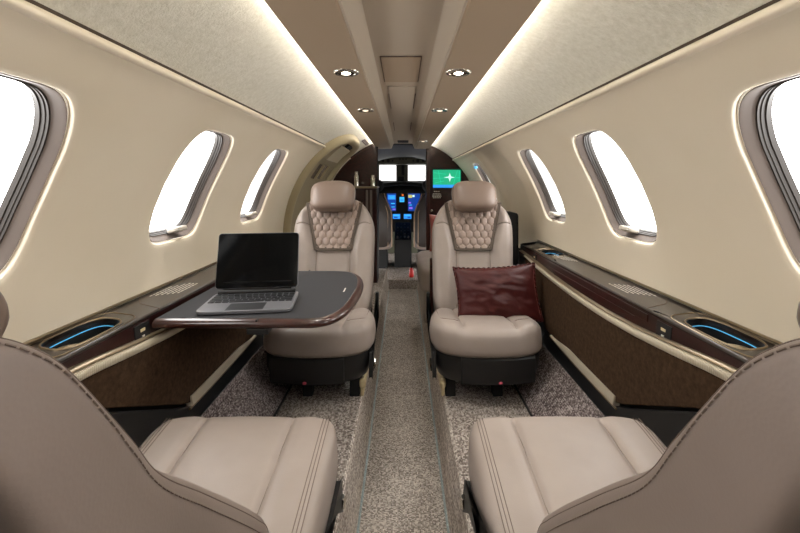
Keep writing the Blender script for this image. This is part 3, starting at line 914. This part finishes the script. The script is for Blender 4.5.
# hinge bar and floating screen
g = G(); g.tube([(-.113, .084, .015), (.113, .084, .015)], .0065, 12); g.obj('hinge', M['black'], t, world=False)
Ts = Matrix.Rotation(rad(-15), 4, 'X')
so = Vector((-.002, .088, .020))
def rr(hw, h0, h1, r, n=8):
    pts = []
    for cx, cz, a in ((hw-r, h1-r, 0), (-hw+r, h1-r, 90), (-hw+r, h0+r, 180), (hw-r, h0+r, 270)):
        for i in range(n+1): pts.append((cx+r*math.cos(rad(a+90*i/n)), cz+r*math.sin(rad(a+90*i/n))))
    return pts
def scr(x, y, z): return tuple(so + (Ts @ Vector((x, y, z))))
g = G(); g.prism(rr(.1215, 0.004, .172, .010), lambda x, z: scr(x, -.005, z), lambda x, z: scr(x, .004, z)); body = g.obj('screen_body', M['alu'], t, world=False, bevel=.0012)
g = G(); g.prism(rr(.1200, .0055, .1705, .009), lambda x, z: scr(x, -.0057, z), lambda x, z: scr(x, -.004, z)); g.obj('display', M['screenoff'], body, world=False)
g = G(); g.prism([(-.09, .02), (.09, .02), (.09, .12), (-.09, .12)], lambda x, z: scr(x, .004, z), lambda x, z: scr(x, .010, z)); g.obj('rear_cover', M['black'], t, world=False)
g = G(); g.prism([(.088, .012), (.08, .10)], lambda y, z: (-.1, y, z), lambda y, z: (.1, y, z)) if False else g.box(-.1, .1, .088, .098, .008, .045); g.obj('stand_plate', M['black'], t, world=False)

# ------------------------------------------------------------------ pillows
def pillow(name, label, m, c, w, h, th, rx, ry, rz, fringe=True):
    t = thing(name, label, 'pillow', c)
    t.rotation_euler = Euler((rx, ry, rz))
    g = G(); n = 56
    def P(u, v, s):
        a, b = 2*u-1, 2*v-1
        x = a*w/2*(1-.06*(1-b*b)); z = b*h/2*(1-.10*(1-a*a))
        k = ((1-abs(a)**2.6)*(1-abs(b)**2.6))
        y = s*th/2*max(0, k)**.62
        y += s*k*(.012*mnoise.noise(Vector((2.1*a+s, 3.0*b, .3))) + .006*mnoise.noise(Vector((5*a, 7*b+2*a, 1.7+s))))
        y -= s*.010*math.exp(-((a*.9-.05)**2)/.02)*sstep(.1, .9, b)*k
        return (x, y, z)
    g.grid(lambda u, v: P(u, v, -1), n, n); g.grid(lambda u, v: P(u, v, 1), n, n)
    g.obj('cover', m, t, world=False, smooth=80)
    if fringe:
        g = G()
        ed = [P(i/60, 0, 1) for i in range(60)]+[P(1, i/40, 1) for i in range(40)]+[P(1-i/60, 1, 1) for i in range(60)]+[P(0, 1-i/40, 1) for i in range(40)]
        rs = []
        pts = [Vector(p)*1.0 for p in ed]
        g.tube([p*1.006+Vector((0, .003*math.sin(i*2.1), .0025*math.sin(i*1.7))) for i, p in enumerate(pts)], .0042, 6, True)
        g.obj('ruffled_edge', m, t, world=False)
    return t
pillow('throw_pillow', 'burgundy satin pillow leaning on the right quilted seat', M['satin'], (.412, 1.885, -.485), .36, .245, .105, rad(-20), rad(-3.5), rad(-2))

# ------------------------------------------------------------------ side-facing divan beyond the right seat
t = thing('side_divan', 'pale leather side seat mostly hidden behind the right quilted seat', 'seat', (.36, 3.0, PZ))
g = G(); g.super((.355, 2.98, -.60), (.255, .40, .085), n=7, k=20); g.obj('seat_cushion', M['leather'], t, smooth=70)
g = G(); g.box(.125, .50, 2.62, 3.36, PZ, -.66); g.obj('seat_base', M['leather'], t, bevel=.02)
g = G(); g.tube([(.098, 2.62, -.60), (.098, 3.34, -.60)], .002, 5); g.obj('front_seam', M['seam'], t)
g = G(); g.box(.55, .62, 2.64, 3.34, -.55, -.18); g.obj('backrest', M['leather'], t, bevel=.03, seg=4)
g = G(); g.box(.150, .50, 2.40, 2.425, PZ, -.42); g.obj('end_panel', M['redwood'], t, bevel=.006)
g = G(); g.box(.52, .66, 2.44, 2.60, PZ, -.17); g.obj('arm_box', M['softblack'], t, bevel=.02, seg=3)
pillow('throw_pillow', 'rose satin pillow peeking out left of the right quilted seat back', M['rosesatin'], (.335, 3.20, -.37), .28, .28, .11, rad(-12), 0, rad(0), False)

# ------------------------------------------------------------------ entry door on the left
YD0, YD1 = 2.66, 3.62
def door_contour(ins, n=3.0, K=96):
    yc, a = (YD0+YD1)/2, (YD1-YD0)/2-ins
    t1 = rad(60.5)-ins/R; t0 = rad(-42)
    out = []
    for k in range(K+1):
        u = k/K
        ang = PI*u
        out.append((yc - a*sgnpow(math.cos(ang), 2/n), None, math.sin(ang)))
    r = []
    hs = rad(31)             # the straight jambs rise to here, then the arch
    for i in range(14): r.append((yc-a, t0+(hs-t0)*i/14))
    for (y, _, s_) in out: r.append((y, hs+(t1-hs)*max(0, s_)**(2/n)))
    for i in range(1, 15): r.append((yc+a, hs+(t0-hs)*i/14))
    return r
g = G(); prof = [(-.030, .014), (-.028, -.020), (-.016, -.036), (.0, -.040), (.020, -.036), (.036, -.024), (.044, -.006), (.046, .01)]
g.rings([[shell(-1, y, th, d) for y, th in door_contour(i)] for i, d in prof], closed=False, cap=False)
door = struct(g.obj('door_1', M['tan'], smooth=60))
g = G(); c = door_contour(.044); rs = []
for k in range(8):
    u = k/7; rs.append([shell(-1, y+((YD0+YD1)/2-y)*u*.999, th*(1-0)+0, -.004-.02*math.sin(u*PI/2)) if False else shell(-1, y+((YD0+YD1)/2-y)*u*.999, th, -.004) for y, th in c])
g.rings(rs, closed=False, cap=False); g.obj('door_panel', M['tandark'], door, smooth=70)
def dpatch(y0, y1, t0, t1, d, name, m, parent, bev=.004):
    g = G(); vs = []
    rs = []
    for th in [rad(t0+(t1-t0)*i/10) for i in range(11)]:
        rs.append([shell(-1, y0, th, .0), shell(-1, y0+.008, th, d), shell(-1, y1-.008, th, d), shell(-1, y1, th, .0)])
    g.rings(rs); return g.obj(name, m, parent, smooth=50)
pn = dpatch(2.92, 3.40, 43, 54, -.024, 'inner_panel', mat('light_door_panel', 'c2b79c', .5), door)
dpatch(3.12, 3.36, 54.5, 58.5, -.020, 'latch_recess', M['softblack'], door)
for i in range(4):
    dpatch(2.95+.10*i, 2.985+.10*i, 30, 39, -.020, 'grab_slot', M['chrome'] if i % 2 == 0 else M['tan'], door)
# red exit placard above the door
t = thing('exit_placard', 'small mauve placard on the ceiling fabric above the entry door', 'sign', (-.30, 3.55, .33))
g = G(); g.grid(lambda u, w: shell(-1, 3.35+.42*u, rad(63.5)+rad(2.6)*w, -.002), 2, 4); g.obj('plate', mat('mauve_placard', '6d5566', .5), t)
g = G()
for i in range(4): g.grid(lambda u, w: shell(-1, 3.40+.085*i+.05*u, rad(64.3)+rad(1.0)*w, -.004), 1, 1)
g.obj('lettering', M['white'], t)

# ------------------------------------------------------------------ forward bulkheads
def bulk_poly(sx, xin, zlow, dr=0.01):
    pts = [(xin, zlow), (xin, .335)]
    if True:
        pts.append((.25, .335))
        for i in range(20):
            th = rad(68)-(rad(68)+rad(45))*i/19
            pts.append(((R+dr)*math.cos(th), ZC+(R+dr)*math.sin(th)))
    pts.append(((R+dr)*math.cos(rad(-45)), zlow))
    return [(sx*x, z) for x, z in pts]
BY = 4.20
g = G(); g.prism(bulk_poly(1, .245, -1.08), lambda x, z: (x, BY, z), lambda x, z: (x, BY+.04, z))
bulk = struct(g.obj('wall_front_right', M['wood'], smooth=30))
g = G(); g.box(.225, .262, BY-.012, BY+.05, -1.08, .335); g.obj('door_jamb', M['redwood'], bulk, bevel=.004)
LYB = 3.97
g = G(); g.prism(bulk_poly(-1, .235, -1.08), lambda x, z: (x, LYB, z), lambda x, z: (x, LYB+.04, z))
lb = struct(g.obj('wall_front_left', M['wood'], smooth=30))
g = G(); g.box(-.2355, -.2325, LYB-.004, LYB+.05, -1.08, .335); g.obj('end_cap', M['softblack'], lb)  # matte cover added to stop the glossy end mirroring the displays
g = G()
g.rings([[shell(-1, LYB-.012, rad(20)+rad(48)*i/20, d) for d in (-.002, -.014)] for i in range(21)], closed=False); g.obj('arched_trim', M['redwood'], lb)
# galley cabinet on the left
t = thing('galley_cabinet', 'dark glossy galley cabinet with chrome strips in front of the left bulkhead', 'cabinet', (-.4, 3.82, PZ))
g = G(); g.box(-.53, -.225, 3.70, 3.95, PZ, -.045); g.obj('body', M['wood'], t, bevel=.006)
g = G(); g.box(-.54, -.218, 3.69, 3.955, -.045, -.030); g.obj('countertop', M['bronze'], t, bevel=.004)
for x in (-.31, -.275):
    g = G(); g.box(x-.010, x+.010, 3.688, 3.70, -.60, -.06); g.obj('chrome_strip', M['frame'], t, bevel=.003)
g = G(); g.box(-.226, -.2215, 3.705, 3.945, PZ, -.046); g.obj('end_panel', M['softblack'], t)  # matte sheet added to hide the display reflection in the cabinet side
for x, h in ((-.415, .13), (-.27, .10)):
    tag(G().lathe([(.012, 0), (.022, .004), (.022, h*.7), (.016, h*.8), (.016, h)], (x, 3.84, -.030), 20).obj('decanter', M['chrome']),
        'slim %s silver canister on the galley counter' % ('taller' if h > .11 else 'shorter'), 'canister')

# monitor on the right bulkhead
mx0, mx1, mz0, mz1 = .292, .560, -.045, .128
t = thing('wall_monitor', 'small screen with a green moving map on the right front bulkhead', 'screen', (.43, BY, mz0))
g = G(); g.box(mx0-.012, mx1+.012, BY-.018, BY, mz0-.012, mz1+.012); g.obj('bezel', M['black'], t, bevel=.004)
def slab(x0, x1, z0, z1, d, nm, m, p=None): 
    g = G(); g.box(x0, x1, BY-.0185-d, BY-.017, z0, z1); return g.obj(nm, m, p or t)
sc_ = slab(mx0, mx1, mz0, mz1, .0005, 'map_screen', M['scr_green'])
slab(mx0, mx1, mz0, mz0+.028, .001, 'blue_bar', M['scr_blue'], sc_)
g = G()
for i, (a, l, w_) in enumerate([(0, .050, .010), (90, .045, .012), (180, .06, .010), (270, .045, .012), (45, .022, .008), (135, .022, .008), (225, .022, .008), (315, .022, .008)]):
    T = Matrix.Rotation(rad(a), 3, 'Y'); cx, cz = .455, .055
    g.add([(cx+q.x, BY-.0205, cz+q.z) for q in (T @ Vector((0, 0, -w_)), T @ Vector((l, 0, 0)), T @ Vector((0, 0, w_)))], [(0, 1, 2)])
g.obj('map_star', M['scr_white'], sc_)
g = G()
for (x0, z0, x1, z1) in ((.293, .045, .558, .052), (.37, -.01, .34, .125), (.49, -.01, .53, .125), (.30, .10, .42, .085), (.545, .0, .55, .12), (.31, .0, .40, .02)):
    g.tube([(x0, BY-.0195, z0), (x1, BY-.0195, z1)], .0022, 4)
g.obj('map_lines', M['scr_teal'], sc_)
t = thing('bulkhead_placard', 'white printed notice on dark wood below the map screen', 'sign', (.32, BY, -.15))
g = G()
for i, (w_, z) in enumerate(((.028, -.083), (.038, -.105), (.044, -.118), (.044, -.131), (.038, -.144))):
    x = .330-w_
    while x < .330+w_:
        l = random.uniform(.008, .02); g.box(x, min(x+l, .33+w_), BY-.002, BY, z-.004, z+.004); x += l+.004
g.obj('lettering', M['white'], t)
t = thing('light_switch', 'tiny round button low on the front bulkhead beside the doorway', 'switch', (.275, BY, -.27))
g = G(); g.lathe([(.010, 0), (.010, -.004), (.006, -.006)], (.28, BY, -.27), 16, 'Y'); g.obj('button', M['chrome'], t)

# ------------------------------------------------------------------ cockpit
g = G()
g.grid(lambda u, w: (math.cos(rad(-40)+rad(260)*w)*.76*(1-.12*u), 4.24+2.2*u, ZC+math.sin(rad(-40)+rad(260)*w)*.76*(1-.05*u)), 8, 60)
struct(g.obj('wall_cockpit', M['softblack']))
WY = 6.05
g = G(); g.box(-.75, .75, WY, WY+.03, -1.1, .03); g.box(-.75, .75, WY, WY+.03, .25, .45)
for x0, x1 in ((-.75, -.335), (-.095, .070), (.318, .75)): g.box(x0, x1, WY, WY+.03, .03, .25)
fw = struct(g.obj('wall_front', M['olive']))
for i, (x0, x1) in enumerate(((-.335, -.095), (.070, .318))):
    g = G(); g.box(x0, x1, WY+.012, WY+.018, .03, .25); struct(g.obj('window_%d' % (20+i), M['glass']))
t = thing('overhead_panel', 'olive overhead panel with dark dials above the windshield', 'panel', (0, 5.9, .27))
g = G(); g.box(-.34, .34, 5.82, 6.04, .255, .345); g.obj('panel_body', M['olive'], t, bevel=.01)
for x, r_ in ((-.27, .018), (-.20, .022), (-.14, .014), (.14, .014), (.20, .022), (.27, .018)):
    g = G(); g.lathe([(r_, 0), (r_, -.012), (r_*.8, -.016)], (x, 5.82, .30), 16, 'Y'); g.obj('dial', M['softblack'], t)
for x in (-.04, 0, .04):
    g = G(); g.box(x-.012, x+.012, 5.81, 5.822, .315, .330); g.obj('switch', M['softblack'], t)
g = G(); g.box(-.022, .022, 5.98, 6.05, .11, .25); g.obj('compass_stem', M['softblack'], t, bevel=.01)
g = G(); g.super((-.03, 6.0, .06), (.05, .03, .03), n=4, k=8); g.obj('compass', M['softblack'], t)
g = G(); g.grid(lambda u, w: (-.36+.72*u, 4.24+1.6*w, .375-.03*w-.06*(2*u-1)**2), 12, 4)
struct(g.obj('ceiling_cockpit', M['darkgrey']))

t = thing('instrument_panel', 'black cockpit instrument panel with glowing blue displays', 'instrument panel', (0, 5.6, -.985))
IY = 5.60
g = G(); g.box(-.55, .55, IY, IY+.10, -.64, -.03); g.obj('panel_body', M['softblack'], t, bevel=.01)
g = G(); rs = []
for x in [-.55+1.1*i/20 for i in range(21)]:
    z = .015-.25*x*x
    rs.append([(x, IY-.10, z-.05), (x, IY-.11, z-.035), (x, IY-.06, z-.005), (x, WY-.02, z+.01), (x, WY-.02, z-.05)])
g.rings(rs); g.obj('glareshield', M['softblack'], t, smooth=60)
PX = lambda px: (px-403)*IY/F
PZf = lambda py: (183-py)*IY/F
def disp(x0, x1, y0, y1, base, bits):
    g = G(); g.box(PX(x0)-.006, PX(x1)+.006, IY-.006, IY, PZf(y1)-.006, PZf(y0)+.006); b = g.obj('display', M['black'], t, bevel=.002)
    g = G(); g.box(PX(x0), PX(x1), IY-.008, IY-.005, PZf(y1), PZf(y0)); g.obj('screen', base, b)
    for (a0, a1, b0, b1, m) in bits:
        g = G(); g.box(PX(a0), PX(a1), IY-.009, IY-.007, PZf(b1), PZf(b0)); g.obj('readout', m, b)
disp(387, 396, 193.5, 211, M['scr_navy'], [(388, 395.5, 195, 199.5, M['scr_sky']), (390, 394.5, 196.2, 198.6, M['scr_cyan']), (391, 395, 203, 204, M['scr_cyan']), (391.5, 395, 206.5, 207.3, M['scr_cyan']), (392.5, 395.5, 208.6, 209.8, M['scr_vio'])])
disp(408, 420, 193.5, 211, M['scr_navy'], [(408.3, 412, 194.8, 197.8, M['scr_yel']), (412.4, 414.5, 195, 197, M['scr_white']), (408.5, 411, 202, 203.5, M['scr_vio']), (409, 412.5, 207, 209, M['scr_vio']), (409.2, 412, 204.6, 205.4, M['scr_cyan'])])
disp(399.6, 404.3, 197, 202, M['scr_cyan'], [(400.4, 403.4, 199.2, 201, M['scr_sky'])])
g = G(); g.box(PX(401.8), PX(403.6), IY-.006, IY, PZf(196), PZf(194.2)); g.obj('warning_light', M['scr_orange'], t)
disp(392.8, 400.2, 214, 218.8, M['scr_sky'], [(393.5, 399.5, 214.8, 215.8, M['scr_cyan']), (394, 397.5, 216.6, 217.8, M['scr_navy'])])
disp(403.8, 411.4, 214, 218.8, M['scr_sky'], [(404.5, 410.5, 214.8, 215.8, M['scr_cyan']), (407.5, 410.5, 216.6, 217.8, M['scr_navy'])])
t = thing('centre_pedestal', 'black control pedestal with small grey knobs between the cockpit seats', 'pedestal', (0, 5.35, -.985))
g = G(); g.prism([(5.48, -.50), (5.25, -.60), (5.02, -.66), (5.02, -.985), (5.48, -.985)], lambda y, z: (-.10, y, z), lambda y, z: (.10, y, z)); g.obj('pedestal_body', M['softblack'], t, bevel=.01)
for i in range(4):
    for j in range(5):
        y = 5.08+.09*j; z = -.66+.12*(y-5.02)/.23*.5 if y < 5.25 else -.60+.12*(y-5.25)/.35
        x = -.065+.043*i
        g = G(); g.box(x-.010, x+.010, y-.018, y+.018, z-.01, z+.018); g.obj('knob', M['darkgrey' if (i+j) % 3 else 'frame'], t, bevel=.003)
def pilot_seat(sx, label):
    t = thing('pilot_seat', label, 'seat', (sx*.33, 4.95, -.985))
    g = G()
    def plan(a, b):
        s = .31+b*.31; w = .205*(1-.42*sstep(.36, .64, s)); return a*w, s
    g = pad(.205, .31, lambda x, s: .02*sstep(.1, .2, abs(x)), .07, n=5, ro=.03, plan=plan, nx=30, ny=40)
    g.v = [(sx*.33+x, 4.92+.0-d+.12*(s-.3), -.73+s) for x, s, d in g.v]
    g.v = [(x, 2*4.92-y, z) for x, y, z in g.v]
    g.obj('backrest', mat('brown_pilot_leather', '2e2621', .5), t, smooth=60)
    g = G(); pts = []
    for i in range(41):
        a = -.98+1.96*i/40
        pts.append(plan(-sx*1, a) if False else plan(-sx*.97, a))
    g.tube([(sx*.33+x*1.02, 4.842-.12*(s-.3), -.73+s) for x, s in pts], .008, 6)
    g.tube([(sx*.33+x*.80, 4.838-.12*(s-.3), -.73+s) for x, s in pts], .006, 6)
    g.obj('piping', mat('tan_piping', '94795f', .5), t)
    g = G(); g.super((sx*.33, 5.12, -.70), (.205, .23, .07), n=5, k=12); g.obj('seat_cushion', M['shadeleather'], t)
    g = G(); g.box(sx*.33-.15, sx*.33+.15, 4.95, 5.3, -.985, -.76); g.obj('seat_base', M['softblack'], t, bevel=.01)
    g = G(); g.super((sx*.33, 4.88, -.03), (.11, .04, .07), n=3, k=10); g.obj('headrest', mat('black_headrest', '15151a', .6), t)
pilot_seat(-1, 'dark brown pilot seat with tan piping on the left of the cockpit')
pilot_seat(1, 'dark brown pilot seat with tan piping on the right of the cockpit')
t = thing('fire_extinguisher', 'small red extinguisher on the floor beside the cockpit step', 'extinguisher', (.088, 4.5, -.985))
g = G(); g.lathe([(.020, 0), (.024, .006), (.024, .075), (.016, .09), (.008, .098)], (.088, 4.50, -.985), 20); g.obj('bottle', M['red'], t)
g = G(); g.box(.080, .100, 4.485, 4.51, -.889, -.872); g.obj('valve', M['softblack'], t, bevel=.003)

l = bpy.data.lights.new('cockpit_fill', 'SPOT'); l.spot_size = rad(100); l.spot_blend = .8; l.energy = 2.2; l.shadow_soft_size = .04; l.color = (1, .92, .8)  # unseen fill light added to brighten the overhead panel, without a fixture
o = bpy.data.objects.new('cockpit_fill', l); COL.objects.link(o); o.location = (0, 4.9, .29+Z0); o.rotation_euler = (rad(82), 0, 0)
# ------------------------------------------------------------------ world, camera, view
w = bpy.data.worlds.new('daylight'); S.world = w; w.use_nodes = True
bg = w.node_tree.nodes['Background']; bg.inputs['Color'].default_value = (1, .985, .965, 1); bg.inputs['Strength'].default_value = 7.0
# sky strength shaped by direction: dimmed fore and aft to darken the cockpit
nt = w.node_tree; tc = nt.nodes.new('ShaderNodeTexCoord'); sp = nt.nodes.new('ShaderNodeSeparateXYZ')
nt.links.new(tc.outputs['Generated'], sp.inputs[0])
ab = nt.nodes.new('ShaderNodeMath'); ab.operation = 'ABSOLUTE'; nt.links.new(sp.outputs['Y'], ab.inputs[0])
mr = nt.nodes.new('ShaderNodeMapRange'); mr.inputs['From Min'].default_value = .80; mr.inputs['From Max'].default_value = .95
mr.inputs['To Min'].default_value = 7.0; mr.inputs['To Max'].default_value = 1.3
nt.links.new(ab.outputs[0], mr.inputs['Value']); nt.links.new(mr.outputs[0], bg.inputs['Strength'])

cd = bpy.data.cameras.new('camera'); cam = bpy.data.objects.new('camera', cd); COL.objects.link(cam)
cam.location = (0, 0, Z0); cam.rotation_euler = (rad(90), 0, 0)
cd.sensor_width = 36; cd.lens = F/800*36; cd.shift_x = -3/800; cd.shift_y = -83.5/800; cd.clip_start = .01
S.camera = cam
S.cycles.caustics_reflective = False; S.cycles.caustics_refractive = False
S.view_settings.view_transform = 'Standard'; S.view_settings.look = 'None'
S.view_settings.exposure = .46; S.view_settings.gamma = 1; S.view_settings.use_curve_mapping = False
